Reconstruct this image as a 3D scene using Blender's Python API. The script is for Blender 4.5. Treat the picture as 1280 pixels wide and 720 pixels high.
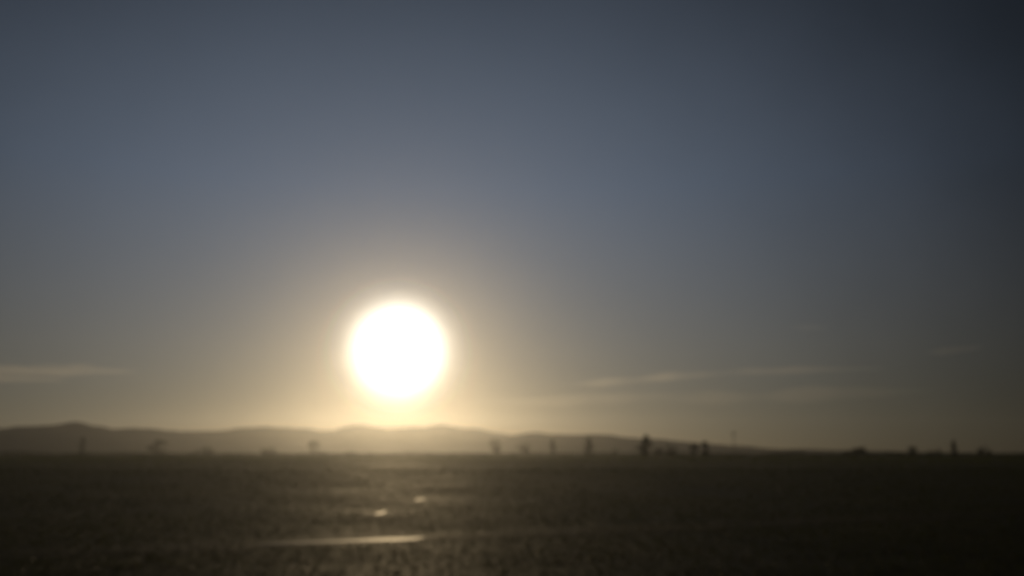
import bpy, math, random
from mathutils import Vector, noise
R = math.radians
random.seed(7)
for o in list(bpy.data.objects):
    bpy.data.objects.remove(o, do_unlink=True)
S = bpy.context.scene
C = S.collection

# ------------------------------------------------------------------ camera
CAM_Z, PITCH, HFOV = 3.0, R(10.48), R(60.0)
cam = bpy.data.cameras.new('camera'); camo = bpy.data.objects.new('camera', cam); C.objects.link(camo)
camo.location = (0, 0, CAM_Z); camo.rotation_euler = (R(90) + PITCH, 0, 0)
cam.sensor_width = 36; cam.angle = HFOV; cam.clip_start = 0.05; cam.clip_end = 80000
cam.dof.use_dof = True                     # the photograph is focused close by, the land is soft
cam.dof.focus_distance = 1.25; cam.dof.aperture_fstop = 3.0
S.camera = camo

# ------------------------------------------------------------------ light: low sun, dusty sky
SUN_AZ, SUN_EL = R(-7.35), R(6.45)         # left of straight ahead (+Y), above the horizon
sd = Vector((math.sin(SUN_AZ) * math.cos(SUN_EL), math.cos(SUN_AZ) * math.cos(SUN_EL), math.sin(SUN_EL)))
sun = bpy.data.lights.new('sun', 'SUN'); suno = bpy.data.objects.new('sun', sun); C.objects.link(suno)
sun.energy = 2.5; sun.angle = R(0.53); sun.color = (1.0, 0.735, 0.40)
suno.rotation_euler = (-sd).to_track_quat('-Z', 'Y').to_euler()

W = bpy.data.worlds.new('World'); S.world = W; W.use_nodes = True
nt = W.node_tree; nt.nodes.clear()
def N(t, **k):
    n = nt.nodes.new(t)
    for a, b in k.items(): setattr(n, a, b)
    return n
def mth(op, a, b=None, c=None, clamp=False):
    n = N('ShaderNodeMath', operation=op, use_clamp=clamp)
    for i, v in enumerate((a, b, c)):
        if v is None: continue
        if isinstance(v, (int, float)): n.inputs[i].default_value = v
        else: nt.links.new(v, n.inputs[i])
    return n.outputs[0]
def bg(col, strength):
    n = N('ShaderNodeBackground')
    for s, v in (('Color', col), ('Strength', strength)):
        if isinstance(v, (int, float)): n.inputs[s].default_value = v
        elif isinstance(v, tuple): n.inputs[s].default_value = (*v, 1)
        else: nt.links.new(v, n.inputs[s])
    return n.outputs[0]
def addsh(a, b):
    n = N('ShaderNodeAddShader'); nt.links.new(a, n.inputs[0]); nt.links.new(b, n.inputs[1]); return n.outputs[0]
sky = N('ShaderNodeTexSky', sky_type='NISHITA', sun_disc=False)
sky.sun_elevation = SUN_EL; sky.sun_rotation = SUN_AZ
sky.air_density = 1.0; sky.dust_density = 0.3; sky.ozone_density = 2.0; sky.altitude = 100
tc = N('ShaderNodeTexCoord')
dv = N('ShaderNodeVectorMath', operation='DOT_PRODUCT'); nt.links.new(tc.outputs['Generated'], dv.inputs[0]); dv.inputs[1].default_value = sd
th = mth('MULTIPLY', mth('ARCCOSINE', mth('MINIMUM', dv.outputs['Value'], 0.9999999)), 180 / math.pi)   # degrees from the sun
glow_noise = N('ShaderNodeTexNoise'); glow_noise.inputs['Scale'].default_value = 9.0; glow_noise.inputs['Detail'].default_value = 3.0    # noise that makes the sun's painted sky glow slightly uneven
nt.links.new(tc.outputs['Generated'], glow_noise.inputs['Vector'])
th = mth('MULTIPLY', th, mth('MULTIPLY_ADD', glow_noise.outputs['Fac'], 0.10, 0.95))
SKY_STRENGTH, FALL_DEG = 0.016, 34.0
fall = mth('POWER', math.e, mth('MULTIPLY', mth('POWER', mth('DIVIDE', th, FALL_DEG), 2.0), -1.0))
fall = mth('MULTIPLY_ADD', fall, 0.85, 0.15)
sh = bg(sky.outputs[0], mth('MULTIPLY', fall, SKY_STRENGTH))
def aureole(col, amp, deg, power, k=None):
    e = mth('POWER', math.e, mth('MULTIPLY', mth('POWER', mth('DIVIDE', th, deg), power), -1.0))
    e = mth('MULTIPLY', e, amp)
    return bg(col, e if k is None else mth('MULTIPLY', e, k))
sh = addsh(sh, aureole((1.0, 0.93, 0.78), 26.0, 1.98, 2.0))      # the overexposed sun's lens bloom, painted into the sky as a broad glow
sh = addsh(sh, aureole((1.0, 0.70, 0.44), 1.2, 3.2, 1.0))
sx = N('ShaderNodeSeparateXYZ'); nt.links.new(tc.outputs['Generated'], sx.inputs[0])
el = mth('MAXIMUM', mth('MULTIPLY', mth('ARCSINE', sx.outputs['Z']), 180 / math.pi), 0.0)     # the sky deepens towards the zenith
deep = mth('POWER', math.e, mth('MULTIPLY', mth('POWER', mth('DIVIDE', el, 36.0), 3.0), -1.0))
vr = N('ShaderNodeValToRGB'); nt.links.new(mth('DIVIDE', el, 40.0), vr.inputs['Fac'])       # reddened low down, blue higher up
vr.color_ramp.elements[0].color = (0.50, 0.44, 0.29, 1); vr.color_ramp.elements[1].position = 0.42; vr.color_ramp.elements[1].color = (0.55, 0.69, 0.94, 1)
e_ = vr.color_ramp.elements.new(0.16); e_.color = (0.62, 0.61, 0.58, 1)
sh = addsh(sh, aureole(vr.outputs['Color'], 0.82, 31.5, 2.6, deep))       # wide bluish veil of light round the sun
out = N('ShaderNodeOutputWorld'); nt.links.new(sh, out.inputs['Surface'])
W.cycles.sampling_method = 'MANUAL'; W.cycles.sample_map_resolution = 2048

S.view_settings.view_transform = 'Standard'; S.view_settings.look = 'None'
S.view_settings.gamma = 1.0; S.view_settings.use_curve_mapping = False
S.view_settings.exposure = -2.0
S.render.engine = 'CYCLES'
S.cycles.use_denoising = True
S.cycles.max_bounces = 6; S.cycles.volume_bounces = 1; S.cycles.transparent_max_bounces = 16
S.cycles.sample_clamp_indirect = 4.0

# ------------------------------------------------------------------ helpers
F = 640 / math.tan(HFOV / 2)
def ray(px, py):
    u, v = (px - 640) / F, (360 - py) / F
    return Vector((u, math.cos(PITCH) - v * math.sin(PITCH), math.sin(PITCH) + v * math.cos(PITCH)))
def ground_pt(px, py):
    d = ray(px, py); return Vector((0, 0, CAM_Z)) + d * (-CAM_Z / d.z)
def at_dist(px, y):                         # the place on level ground at depth y seen at column px
    d = ray(px, 565); return Vector((d.x / d.y * y, y, 0))
def px_m(y): return y / F * 1.0             # metres per photograph pixel at depth y

def mesh_obj(name, verts, faces, mat, parent=None, smooth=False):
    me = bpy.data.meshes.new(name); me.from_pydata(verts, [], faces); me.update()
    if smooth: me.polygons.foreach_set('use_smooth', [True] * len(me.polygons))
    o = bpy.data.objects.new(name, me); C.objects.link(o)
    if mat: me.materials.append(mat)
    o.parent = parent
    return o
def tag(o, label, cat, group=None):
    o['label'] = label; o['category'] = cat
    if group: o['group'] = group
    return o
def kind(o, k, label=None):
    o['kind'] = k
    if label: o['label'] = label
    return o
def empty(name, loc):
    o = bpy.data.objects.new(name, None); C.objects.link(o); o.location = loc; o.empty_display_size = 0.5
    return o
def tube(V, Fc, pts, rads, n=7):
    """tapered closed tube through pts"""
    base = len(V)
    for i, p in enumerate(pts):
        p = Vector(p)
        t = (Vector(pts[min(i + 1, len(pts) - 1)]) - Vector(pts[max(i - 1, 0)])).normalized()
        a = t.cross(Vector((0.3, 1, 0.1))).normalized(); b = t.cross(a)
        for k in range(n):
            w = 2 * math.pi * k / n
            V.append(p + (a * math.cos(w) + b * math.sin(w)) * rads[i])
    for i in range(len(pts) - 1):
        for k in range(n):
            q = base + i * n
            Fc.append((q + k, q + (k + 1) % n, q + n + (k + 1) % n, q + n + k))
    Fc.append(tuple(base + k for k in range(n))[::-1]); Fc.append(tuple(base + (len(pts) - 1) * n + k for k in range(n)))
def box(V, Fc, c, s):
    b = len(V); c = Vector(c)
    for x in (-1, 1):
        for y in (-1, 1):
            for z in (-1, 1): V.append(c + Vector((x * s[0] / 2, y * s[1] / 2, z * s[2] / 2)))
    for f in ((0, 1, 3, 2), (4, 6, 7, 5), (0, 4, 5, 1), (2, 3, 7, 6), (0, 2, 6, 4), (1, 5, 7, 3)):
        Fc.append(tuple(b + i for i in f))

def material(name):
    m = bpy.data.materials.new(name); m.use_nodes = True
    t = m.node_tree; t.nodes.clear()
    o = t.nodes.new('ShaderNodeOutputMaterial')
    return m, t, o
def soil(name, c1, c2, rough, scale, spec=0.5, bump=0.4, bdist=0.05):
    m, t, o = material(name)
    p = t.nodes.new('ShaderNodeBsdfPrincipled'); g = t.nodes.new('ShaderNodeNewGeometry')
    n1 = t.nodes.new('ShaderNodeTexNoise'); n1.inputs['Scale'].default_value = scale; n1.inputs['Detail'].default_value = 8
    n2 = t.nodes.new('ShaderNodeTexNoise'); n2.inputs['Scale'].default_value = scale * 0.06; n2.inputs['Detail'].default_value = 5
    mx = t.nodes.new('ShaderNodeMix'); mx.data_type = 'FLOAT'; mx.inputs[0].default_value = 0.6
    r = t.nodes.new('ShaderNodeValToRGB')
    r.color_ramp.elements[0].position = 0.35; r.color_ramp.elements[0].color = (*c1, 1)
    r.color_ramp.elements[1].position = 0.65; r.color_ramp.elements[1].color = (*c2, 1)
    rr = t.nodes.new('ShaderNodeMapRange'); rr.inputs['From Min'].default_value = 0.35; rr.inputs['From Max'].default_value = 0.65
    rr.inputs['To Min'].default_value = rough - 0.08; rr.inputs['To Max'].default_value = rough + 0.08
    b = t.nodes.new('ShaderNodeBump'); b.inputs['Strength'].default_value = bump; b.inputs['Distance'].default_value = bdist
    L = t.links.new
    L(g.outputs['Position'], n1.inputs['Vector']); L(g.outputs['Position'], n2.inputs['Vector'])
    L(n1.outputs['Fac'], mx.inputs[2]); L(n2.outputs['Fac'], mx.inputs[3])
    L(mx.outputs[0], r.inputs['Fac']); L(r.outputs['Color'], p.inputs['Base Color'])
    L(n2.outputs['Fac'], rr.inputs['Value']); L(rr.outputs[0], p.inputs['Roughness'])
    L(n1.outputs['Fac'], b.inputs['Height']); L(b.outputs[0], p.inputs['Normal'])
    p.inputs['Specular IOR Level'].default_value = spec; p.inputs['Specular Tint'].default_value = (0.96, 0.96, 0.66, 1)
    L(p.outputs[0], o.inputs['Surface'])
    return m
def leafy(name, c1, c2, trans=0.35, spec=0.15, rough=0.6):
    m, t, o = material(name); L = t.links.new
    g = t.nodes.new('ShaderNodeNewGeometry')
    n = t.nodes.new('ShaderNodeTexNoise'); n.inputs['Scale'].default_value = 0.9
    L(g.outputs['Position'], n.inputs['Vector'])
    r = t.nodes.new('ShaderNodeValToRGB')
    r.color_ramp.elements[0].position = 0.35; r.color_ramp.elements[0].color = (*c1, 1)
    r.color_ramp.elements[1].position = 0.65; r.color_ramp.elements[1].color = (*c2, 1)
    L(n.outputs['Fac'], r.inputs['Fac'])
    p = t.nodes.new('ShaderNodeBsdfPrincipled'); p.inputs['Roughness'].default_value = rough; p.inputs['Specular IOR Level'].default_value = spec
    tr = t.nodes.new('ShaderNodeBsdfTranslucent'); mx = t.nodes.new('ShaderNodeMixShader'); mx.inputs[0].default_value = trans
    L(r.outputs[0], p.inputs['Base Color']); L(r.outputs[0], tr.inputs['Color'])
    L(p.outputs[0], mx.inputs[1]); L(tr.outputs[0], mx.inputs[2]); L(mx.outputs[0], o.inputs['Surface'])
    return m

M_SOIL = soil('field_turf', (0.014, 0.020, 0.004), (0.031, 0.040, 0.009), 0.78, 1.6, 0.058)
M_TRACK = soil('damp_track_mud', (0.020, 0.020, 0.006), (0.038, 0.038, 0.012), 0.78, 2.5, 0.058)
M_HILL = soil('hill_rock', (0.07, 0.065, 0.05), (0.13, 0.12, 0.09), 0.95, 0.012, 0.1, 0.3, 6)
M_BARK = soil('bark', (0.05, 0.04, 0.03), (0.10, 0.08, 0.06), 0.9, 6)
M_WOOD = soil('weathered_wood', (0.09, 0.075, 0.055), (0.15, 0.125, 0.095), 0.85, 8)
M_METAL = soil('dull_steel', (0.18, 0.18, 0.18), (0.28, 0.28, 0.27), 0.5, 8)
M_LEAF = leafy('dark_foliage', (0.022, 0.028, 0.012), (0.045, 0.052, 0.022))
M_GRASS = leafy('dry_field_grass', (0.060, 0.060, 0.022), (0.12, 0.105, 0.042), 0.65)
M_CROP = leafy('crop_foliage', (0.050, 0.070, 0.014), (0.10, 0.125, 0.03), 0.5, 0.55, 0.55)
M_SCRUB = leafy('scrub_foliage', (0.045, 0.062, 0.012), (0.095, 0.115, 0.026), 0.65)

# ------------------------------------------------------------------ ground
tA, tB = ground_pt(250, 684), ground_pt(640, 668)          # the track's centre line
T_DIR = Vector((tB.x - tA.x, tB.y - tA.y, 0)).normalized(); T_NRM = Vector((-T_DIR.y, T_DIR.x, 0))
def track_off(x, y): return (x - tA.x) * T_NRM.x + (y - tA.y) * T_NRM.y
def sstep(a, b, v):
    t = min(1, max(0, (v - a) / (b - a))); return t * t * (3 - 2 * t)
PUDS = []                                                  # small puddles keep their ground level
for (px, py) in ((476, 642), (525, 625)):
    PUDS.append(ground_pt(px, py))
def gz(x, y):
    r = math.hypot(x, y)
    z = 0.03 * noise.noise(Vector((x * 0.35, y * 0.35, 0))) + 0.06 * noise.noise(Vector((x * 0.06, y * 0.06, 3)))
    z *= sstep(8, 25, r) * (1 - sstep(500, 1500, r))
    z *= sstep(2.0, 7.0, abs(track_off(x, y)))
    for p in PUDS: z *= sstep(1.0, 5.0, math.hypot(x - p.x, y - p.y))
    return z
def sinh_axis(n, span, k, off=0.0):
    return [off + span * math.sinh(k * (2 * i / (n - 1) - 1)) / math.sinh(k) for i in range(n)]
xs = sinh_axis(261, 3000, 6.0); ys = sinh_axis(261, 3000, 6.0, 35)
V = [(x, y, gz(x, y)) for y in ys for x in xs]; n = len(xs)
Fc = [(j * n + i, j * n + i + 1, (j + 1) * n + i + 1, (j + 1) * n + i) for j in range(len(ys) - 1) for i in range(n - 1)]
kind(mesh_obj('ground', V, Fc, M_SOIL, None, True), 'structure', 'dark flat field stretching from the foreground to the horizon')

# the track running across the field, two ruts and a raised middle
prof = [(-1.75, 0.004), (-1.45, 0.02), (-1.05, 0.012), (-0.65, 0.012), (-0.3, 0.025), (0.3, 0.025), (0.65, 0.012), (1.05, 0.012), (1.45, 0.02), (1.75, 0.004)]
V, Fc = [], []; m = len(prof); nseg = 260
for i in range(nseg + 1):
    s = -130 + 260 * i / nseg
    for (w, z) in prof:
        wob = 0.18 * noise.noise(Vector((s * 0.12, 0, 5)))
        x = tA.x + T_DIR.x * s + T_NRM.x * (w + wob); y = tA.y + T_DIR.y * s + T_NRM.y * (w + wob)
        zz = z + (0.02 * noise.noise(Vector((s * 0.9, w * 2, 1))) if 0.005 < z else 0) * (1 if z > 0.019 else 0.25)
        V.append((x, y, max(0.004, zz)))
for i in range(nseg):
    for k in range(m - 1):
        a = i * m + k; Fc.append((a, a + 1, a + m + 1, a + m))
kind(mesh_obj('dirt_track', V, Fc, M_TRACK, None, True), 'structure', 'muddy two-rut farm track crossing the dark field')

# muddy water standing in the rut and in two hollows
mw, t, o = material('muddy_water')
p = t.nodes.new('ShaderNodeBsdfPrincipled'); p.inputs['Base Color'].default_value = (0.05, 0.04, 0.025, 1)
p.inputs['Roughness'].default_value = 0.58; p.inputs['IOR'].default_value = 1.33
g = t.nodes.new('ShaderNodeNewGeometry'); nz = t.nodes.new('ShaderNodeTexNoise'); nz.inputs['Scale'].default_value = 5; nz.inputs['Detail'].default_value = 4
b = t.nodes.new('ShaderNodeBump'); b.inputs['Strength'].default_value = 0.25; b.inputs['Distance'].default_value = 0.02
t.links.new(g.outputs['Position'], nz.inputs['Vector']); t.links.new(nz.outputs['Fac'], b.inputs['Height']); t.links.new(b.outputs[0], p.inputs['Normal'])
t.links.new(p.outputs[0], o.inputs['Surface'])
def puddle(cx, cy, z, ax, length, width, label, seed, taper=0.0):
    V = [(cx, cy, z)]; k = 48; nrm = Vector((-ax.y, ax.x, 0))
    for i in range(k):
        a = 2 * math.pi * i / k
        q = 1 + 0.22 * noise.noise(Vector((math.cos(a) * 1.5, math.sin(a) * 1.5, seed)))
        u = math.cos(a) * length / 2 * q; w = math.sin(a) * width / 2 * q * (1 + taper * math.cos(a))
        V.append((cx + ax.x * u + nrm.x * w, cy + ax.y * u + nrm.y * w, z))
    o = mesh_obj('puddle', V, [(0, 1 + i, 1 + (i + 1) % k) for i in range(k)], mw)
    return kind(o, 'structure', label)
pc = ground_pt(475, 676); pe = ground_pt(400, 679)
puddle(pc.x, pc.y, 0.034, T_DIR, 3.2, 1.15, 'long shining muddy puddle in the track rut below the sun', 2.0, 0.3)
puddle(pe.x, pe.y, 0.039, T_DIR, 4.2, 0.95, 'faint narrow end of the puddle left along the rut', 4.0, 0.2)
puddle(PUDS[0].x, PUDS[0].y, 0.03, Vector((0, 1, 0)), 2.6, 0.42, 'small glinting puddle, nearer of two in the field below the sun', 9.0)
puddle(PUDS[1].x, PUDS[1].y, 0.03, Vector((0, 1, 0)), 3.2, 0.55, 'small glinting puddle, farther of two in the field below the sun', 12.0)

# ------------------------------------------------------------------ hills: heights read off the skyline (photograph columns, rows)
def lerp_profile(P, x):
    if x <= P[0][0]: return P[0][1]
    for (a, ya), (b_, yb) in zip(P, P[1:]):
        if x <= b_:
            t = (x - a) / (b_ - a); t = t * t * (3 - 2 * t); return ya + (yb - ya) * t
    return P[-1][1]
def range_mesh(name, label, dist, depth, P, seed, x0, x1, rough):
    nx, ny = 240, 26; V = []
    for j in range(ny):
        f = j / (ny - 1) * 2 - 1
        for i in range(nx):
            px = x0 + (x1 - x0) * i / (nx - 1)
            az = math.atan((px - 640) / F); rr = dist + f * depth
            x, y = math.sin(az) * rr, math.cos(az) * rr
            # height of the skyline here in metres
            h = max(0, (565 - lerp_profile(P, px))) / F * dist * 0.9
            e = 1 - abs(f)
            rid = 1 - abs(noise.noise(Vector((x / 300, y / 300, seed)))) * 1.1
            fine = noise.fractal(Vector((x / 80, y / 80, seed + 3)), 1.0, 2.0, 5)
            z = h * (e ** 0.9) * (0.80 + 0.24 * rid) + rough * h * fine * e * 0.5
            V.append((x, y, z - 3 if e == 0 else max(z, -3)))
    Fc = [(j * nx + i, j * nx + i + 1, (j + 1) * nx + i + 1, (j + 1) * nx + i) for j in range(ny - 1) for i in range(nx - 1)]
    return kind(mesh_obj(name, V, Fc, M_HILL, None, True), 'structure', label)
range_mesh('hills', 'long hazy mountain ridge low on the horizon under the sun', 2500, 380,
    [(-400, 545), (-150, 536), (0, 534), (60, 531), (105, 530), (160, 533), (230, 534), (270, 536), (330, 531), (400, 533), (470, 529), (545, 527), (600, 532), (650, 541), (720, 548), (800, 556), (900, 563), (1000, 566)], 1.0, -400, 1000, 0.24)
range_mesh('foothills', 'lower hazy foothills falling away right of the sun', 2100, 280,
    [(380, 566), (470, 556), (560, 549), (620, 543), (665, 536), (700, 540), (750, 540), (790, 543), (850, 549), (910, 555), (980, 559), (1060, 561), (1150, 563), (1300, 566)], 8.0, 380, 1300, 0.24)

# ------------------------------------------------------------------ trees on the horizon
def leaf_quad(V, Fc, p, s, rnd):
    a = Vector((rnd.gauss(0, 1), rnd.gauss(0, 1), rnd.gauss(0, 1))).normalized()
    b_ = a.cross(Vector((rnd.gauss(0, 1), rnd.gauss(0, 1), rnd.gauss(0, 1)))).normalized()
    k = len(V)
    V.extend([p - a * s, p + b_ * s * 0.55, p + a * s, p - b_ * s * 0.55]); Fc.append((k, k + 1, k + 2, k + 3))
def tree(name, label, px, top, wpx, y, shape, seed, leaves=1500, lean=0.0):
    rnd = random.Random(seed)
    base = at_dist(px, y); h = (565 - top) * px_m(y) + CAM_Z; w = wpx * px_m(y)
    base.z = gz(base.x, base.y) - 0.05
    root = empty(name, base); tag(root, label, 'tree', 'trees along the horizon')
    V, Fc = [], []
    th_ = h * (0.55 if shape == 'round' else 0.9)
    tr = 0.022 * h + 0.05
    sway = [Vector((rnd.gauss(0, .02) * h * i / 5 + lean * h * i / 5, rnd.gauss(0, .02) * h * i / 5, th_ * i / 5)) for i in range(6)]
    tube(V, Fc, sway, [tr * (1.15 - 0.17 * i) for i in range(6)], 8)
    lobes = []
    if shape == 'round':
        for i in range(16):
            a = rnd.uniform(0, 6.28); q = rnd.uniform(0.15, 1) ** 0.5
            f = rnd.uniform(-1, 1)
            rad = w * 0.36 * q * math.sqrt(1 - 0.75 * f * f)
            lobes.append((Vector((math.cos(a) * rad, math.sin(a) * rad, h * (0.52 + 0.33 * f))), w * rnd.uniform(0.15, 0.23), h * rnd.uniform(0.10, 0.15)))
        lobes.append((Vector((lean * h, 0, h * 0.86)), w * 0.22, h * 0.14))
    elif shape == 'column':
        for i in range(9):
            f = i / 8; ww = w * 0.5 * math.sin(math.pi * (0.18 + 0.74 * f)) ** 0.7
            lobes.append((Vector((rnd.gauss(0, .12) * w + lean * h * f, rnd.gauss(0, .12) * w, h * (0.14 + 0.78 * f))), ww * rnd.uniform(.75, 1.1), h * 0.1))
    else:                                    # low spreading clump
        for i in range(12):
            f = rnd.uniform(-1, 1)
            lobes.append((Vector((f * w * 0.42, rnd.uniform(-.3, .3) * w, h * rnd.uniform(0.3, 0.55) * (1 - 0.35 * abs(f)) + h * 0.15)), w * rnd.uniform(.1, .17), h * rnd.uniform(.18, .3)))
        lobes.append((Vector((w * 0.18, 0, h * 0.8)), w * 0.14, h * 0.2))
    for c, rw, rh in lobes[:9]:              # limbs reach into the lobes
        s0 = sway[rnd.choice((2, 3, 4))]
        if s0.z > c.z: s0 = sway[1]
        mid = (s0 + c) / 2 + Vector((0, 0, -0.03 * h))
        tube(V, Fc, [s0, mid, c], [tr * 0.42, tr * 0.28, tr * 0.1], 5)
    mesh_obj('trunk', V, Fc, M_BARK, root)
    V, Fc = [], []
    for i in range(leaves):
        c, rw, rh = rnd.choice(lobes)
        d = Vector((rnd.gauss(0, 1), rnd.gauss(0, 1), rnd.gauss(0, 1))).normalized() * (rnd.random() ** 0.4)
        p_ = c + Vector((d.x * rw, d.y * rw, d.z * rh))
        if p_.z < 0.2: p_.z = 0.2
        leaf_quad(V, Fc, p_, rnd.uniform(0.16, 0.36) * (h / 8) ** 0.5, rnd)
    mesh_obj('crown', V, Fc, M_LEAF, root)
    return root
TREES = [
    ('poplar_tree', 'slender lone tree on the horizon at the far left', 102, 546, 7, 900, 'column', 900),
    ('broadleaf_tree', 'broad bushy tree on the horizon, largest one left of the sun', 198, 549, 31, 900, 'round', 2200),
    ('low_tree', 'low rounded tree on the horizon just right of the broad left tree', 255, 557, 26, 880, 'low', 1200),
    ('low_tree', 'low faint tree on the horizon midway between left trees and sun', 336, 557, 20, 760, 'low', 1000),
    ('broadleaf_tree', 'faint tree in the glare on the horizon just left of the sun', 392, 550, 19, 980, 'round', 1500),
    ('broadleaf_tree', 'hazy rounded tree, first one right of the sun on the horizon', 618, 549, 19, 900, 'round', 1700),
    ('broadleaf_tree', 'hazy wider tree, second one right of the sun on the horizon', 656, 551, 24, 950, 'round', 1700),
    ('poplar_tree', 'narrow tree, third one right of the sun on the horizon', 691, 549, 9, 820, 'column', 1000),
    ('poplar_tree', 'narrow dark tree standing alone left of the tallest tree', 736, 547, 11, 560, 'column', 1200),
    ('low_tree', 'tiny bush on the horizon between the narrow tree and the tallest tree', 769, 560, 9, 620, 'low', 500),
    ('broadleaf_tree', 'tallest darkest tree on the horizon, with a blocky upright crown', 807, 544, 15, 480, 'column', 2400),
    ('low_tree', 'low bush at the right foot of the tallest tree', 822, 557, 14, 500, 'low', 700),
    ('broadleaf_tree', 'small round tree between the tallest tree and the paired trees', 839, 556, 18, 540, 'round', 1200),
    ('broadleaf_tree', 'left wider tree of the pair beside the utility pole', 868, 553, 15, 560, 'round', 1200),
    ('broadleaf_tree', 'right higher tree of the pair beside the utility pole', 881, 551, 13, 540, 'round', 1200),
    ('low_tree', 'low wide thicket tree on the horizon right of the utility pole', 996, 561, 26, 600, 'low', 900),
    ('low_tree', 'broad hump-shaped dark tree on the right horizon', 1072, 557.5, 36, 520, 'low', 2200),
    ('broadleaf_tree', 'small round tree on the right horizon before the pointed tree', 1141, 557, 13, 540, 'round', 900),
    ('low_tree', 'low bush on the horizon left of the pointed tree', 1170, 560, 18, 560, 'low', 700),
    ('cypress_tree', 'slim pointed tree on the right horizon', 1193, 550, 7, 520, 'column', 1000),
    ('low_tree', 'low rounded tree, last one on the right horizon', 1229, 557, 18, 520, 'low', 900),
]
for i, (nm, lb, px, top, w, y, shp, lv) in enumerate(TREES):
    tree(nm, lb, px, top, w, y, shp, 100 + i, lv, 0.02 * math.sin(i * 2.1))

# ------------------------------------------------------------------ utility pole
yp = 430; bp = at_dist(918, yp); bp.z = gz(bp.x, bp.y)
root = empty('utility_pole', bp); tag(root, 'thin tall utility pole with crossarms rising above the right horizon', 'pole')
H = 25 * px_m(yp) + CAM_Z
V, Fc = [], []; tube(V, Fc, [(0, 0, -0.3), (0, 0, H * .5), (0, 0, H)], [0.2, 0.165, 0.13], 12); mesh_obj('post', V, Fc, M_WOOD, root, True)
for zc in (H - 0.45, H - 1.5):
    V, Fc = [], []; box(V, Fc, (0, -0.2, zc), (2.4, 0.14, 0.16)); arm = mesh_obj('crossarm', V, Fc, M_WOOD, root)
    for xx in (-1.05, -0.4, 0.4, 1.05):
        V, Fc = [], []; tube(V, Fc, [(xx, -0.2, zc + .08), (xx, -0.2, zc + .16), (xx, -0.2, zc + .2), (xx, -0.2, zc + .3), (xx, -0.2, zc + .36)], [.02, .05, .085, .07, .03], 8)
        mesh_obj('insulator', V, Fc, M_METAL, arm)
    for sx in (-1, 1):
        V, Fc = [], []; tube(V, Fc, [(sx * .75, -0.16, zc - .06), (0, -0.16, zc - .6)], [.02, .02], 6); mesh_obj('brace', V, Fc, M_METAL, root)

# ------------------------------------------------------------------ far hedgerow belt, scrub and grass
rnd = random.Random(5); V, Fc = [], []
for i in range(2200):
    y = rnd.uniform(600, 1300); px = rnd.uniform(-60, 1340)
    c = at_dist(px, y); h = rnd.uniform(1.0, 2.6) * (1 + 2.0 * max(0, noise.noise(Vector((px * 0.022, 0, 0)))) + 0.8 * max(0, noise.noise(Vector((px * 0.09, 5, 0))))); w = h * rnd.uniform(0.8, 2.2)
    for k in range(34):
        d = Vector((rnd.gauss(0, .5), rnd.gauss(0, .5), 0))
        leaf_quad(V, Fc, c + Vector((d.x * w, d.y * w, max(0.15, h * rnd.random() * (1 - 0.3 * min(1, d.length))))), rnd.uniform(0.25, 0.5), rnd)
kind(mesh_obj('hedgerows', V, Fc, M_LEAF), 'stuff', 'dark far belt of scrub and hedgerows along the whole horizon')

V, Fc = [], []
for i in range(13000):
    y = 120 * (700 / 120) ** (rnd.random() ** 0.8); c = at_dist(rnd.uniform(-80, 1360), y)
    if abs(track_off(c.x, c.y)) < 1.9 or any((c - p_).length < 2.2 for p_ in PUDS): continue
    far = sstep(140, 420, y)
    if noise.noise(Vector((c.x * 0.03, c.y * 0.03, 9))) < -0.35 * (1 + far): continue
    z0 = gz(c.x, c.y); h = rnd.uniform(0.03, 0.10) + far * rnd.uniform(0.25, 0.8); w = h * rnd.uniform(1.2, 3.0)
    for k in range(14):
        leaf_quad(V, Fc, Vector((c.x + rnd.gauss(0, .45) * w, c.y + rnd.gauss(0, .45) * w, z0 + h * rnd.random())), rnd.uniform(.03, .07) + 0.1 * far, rnd)
kind(mesh_obj('scrub', V, Fc, M_SCRUB), 'stuff', 'low dark scrub scattered over the field')

V, Fc = [], []                              # low leafy crop: single leaves lying at all angles close to the soil
for i in range(150000):
    y = 19 * (170 / 19) ** rnd.random(); c = at_dist(rnd.uniform(-90, 1370), y)
    to = abs(track_off(c.x, c.y))
    if to < 1.75 and (rnd.random() < 0.3 or (abs(c.x - pc.x) < 2.0 and to < 1.4) or abs(c.x - pe.x) < 1.9 and to < 1.0): continue
    if any(math.hypot(c.x - p_.x, (c.y - p_.y) * .4) < 0.6 for p_ in PUDS): continue
    if rnd.random() > 0.75 + 0.5 * noise.noise(Vector((c.x * 0.08, c.y * 0.08, 4))): continue
    a = rnd.uniform(0, 6.28); l = rnd.uniform(0.02, 0.05) * (0.6 + y / 60); p_ = Vector((c.x, c.y, gz(c.x, c.y) + l * 0.5 + 0.05 * rnd.random()))
    u = Vector((math.cos(a), math.sin(a), rnd.gauss(0, .45))) * l; v = Vector((-math.sin(a), math.cos(a), rnd.gauss(0, .35))) * l * 0.5
    k = len(V); V.extend([p_ - u, p_ + v, p_ + u, p_ - v]); Fc.append((k, k + 1, k + 2, k + 3))
kind(mesh_obj('crop_leaves', V, Fc, M_CROP), 'stuff', 'low dark green crop leaves covering the near field')

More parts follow.
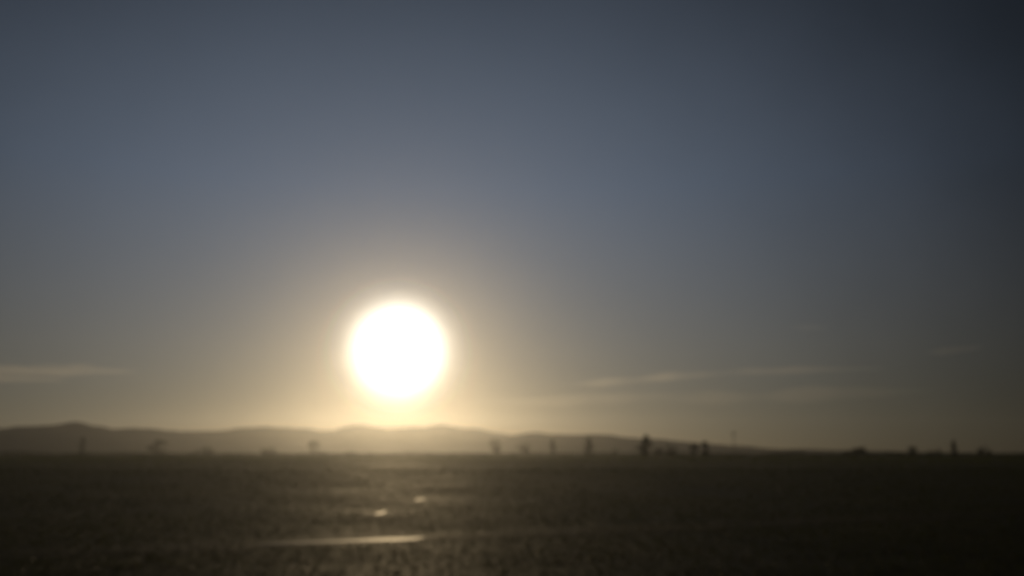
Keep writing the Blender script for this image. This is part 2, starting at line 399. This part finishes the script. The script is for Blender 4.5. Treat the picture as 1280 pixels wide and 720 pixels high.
V, Fc = [], []
for i in range(5000):
    y = 17 * (95 / 17) ** rnd.random(); c = at_dist(rnd.uniform(-120, 1400), y)
    to = track_off(c.x, c.y)
    if abs(to) < 1.6 and not (abs(to) < 0.25 and rnd.random() < 0.5): continue
    if any(math.hypot(c.x - p_.x, (c.y - p_.y) * .5) < 1.0 for p_ in PUDS): continue
    if noise.noise(Vector((c.x * 0.11, c.y * 0.11, 4))) < -0.3: continue
    z0 = gz(c.x, c.y)
    for k in range(7):
        a = rnd.uniform(0, 6.28); hh = rnd.uniform(.025, .06); bend = rnd.uniform(.015, .06); wd = rnd.uniform(.006, .012)
        bx, by = c.x + rnd.gauss(0, .07), c.y + rnd.gauss(0, .07); dx, dy = math.cos(a), math.sin(a); q = len(V)
        V.extend([(bx - dy * wd, by + dx * wd, z0 - .01), (bx + dy * wd, by - dx * wd, z0 - .01),
                  (bx + dx * bend * .4 + dy * wd * .8, by + dy * bend * .4 - dx * wd * .8, z0 + hh * .6), (bx + dx * bend * .4 - dy * wd * .8, by + dy * bend * .4 + dx * wd * .8, z0 + hh * .6),
                  (bx + dx * bend, by + dy * bend, z0 + hh)])
        Fc.append((q, q + 1, q + 2, q + 3)); Fc.append((q + 3, q + 2, q + 4))
kind(mesh_obj('grass', V, Fc, M_GRASS), 'stuff', 'sparse dry grass tufts on the near field')

# ------------------------------------------------------------------ haze and thin clouds
def volume(name, col, dens, aniso):
    m, t, o = material(name); v = t.nodes.new('ShaderNodeVolumePrincipled')
    v.inputs['Color'].default_value = (*col, 1); v.inputs['Density'].default_value = dens; v.inputs['Anisotropy'].default_value = aniso
    t.links.new(v.outputs[0], o.inputs['Volume']); return m
HAZE = 1.0e-4
V, Fc = [], []; box(V, Fc, (0, 0, 54), (6100, 6100, 116))
kind(mesh_obj('haze', V, Fc, volume('haze_air', (0.92, 0.94, 0.97), HAZE, 0.885)), 'stuff', 'thin warm haze over the whole plain')

def cloud(name, label, strands, dist, dens):
    """thin wisps of cloud: closed, tapering bodies far beyond the haze; strands in photograph columns and rows"""
    V, Fc = [], []
    for (xa, ya, xb, yb, thick, depth, seed) in strands:
        ns, nr = 40, 14; b0 = len(V)
        for i in range(ns + 1):
            f = i / ns; px = xa + (xb - xa) * f; py = ya + (yb - ya) * f + 2.5 * noise.noise(Vector((f * 4, seed, 0)))
            d = ray(px, py); c = Vector((0, 0, CAM_Z)) + d * (dist / d.y)
            e = max(0.001, math.sin(math.pi * f) ** 0.8 * (0.75 + 0.5 * noise.noise(Vector((f * 6, seed, 7)))))
            for k in range(nr):
                a_ = 2 * math.pi * k / nr; q = 1 + 0.3 * noise.noise(Vector((f * 9, a_, seed)))
                V.append(c + Vector((0, math.cos(a_) * depth * e * q, math.sin(a_) * thick / 2 / F * dist * e * q)))
        for i in range(ns):
            for k in range(nr):
                q = b0 + i * nr; Fc.append((q + k, q + (k + 1) % nr, q + nr + (k + 1) % nr, q + nr + k))
        Fc.append(tuple(b0 + k for k in range(nr))[::-1]); Fc.append(tuple(b0 + ns * nr + k for k in range(nr)))
    o = mesh_obj(name, V, Fc, volume(name + '_vapour', (0.97, 0.94, 0.9), dens, 0.75), None, True)
    return tag(o, label, 'cloud', 'thin clouds low in the sky')
cloud('cloud', 'thin streak of cloud low in the sky at the left edge', [(-150, 462, 180, 464, 18, 900, 1.0), (-120, 472, 90, 474, 16, 800, 3.0), (20, 456, 165, 463, 9, 500, 5.0)], 25000, 2.0e-4)
cloud('cloud', 'long thin slanting cloud streak low in the sky right of the sun', [(690, 483, 935, 464, 14, 900, 11.0), (830, 468, 1120, 459, 11, 900, 13.0)], 27000, 1.2e-4)
cloud('cloud', 'short faint cloud wisp above the right horizon', [(1150, 441, 1235, 434, 12, 700, 21.0)], 28000, 1.1e-4)
cloud('cloud', 'tiny faint cloud wisp, highest one right of the sun', [(985, 408, 1040, 411, 9, 600, 23.0)], 28000, 0.9e-4)
cloud('cloud', 'broad faint band of cloud below the long streak, right of the sun', [(560, 505, 900, 493, 20, 900, 31.0), (780, 500, 1180, 488, 24, 1000, 33.0)], 30000, 0.7e-4)
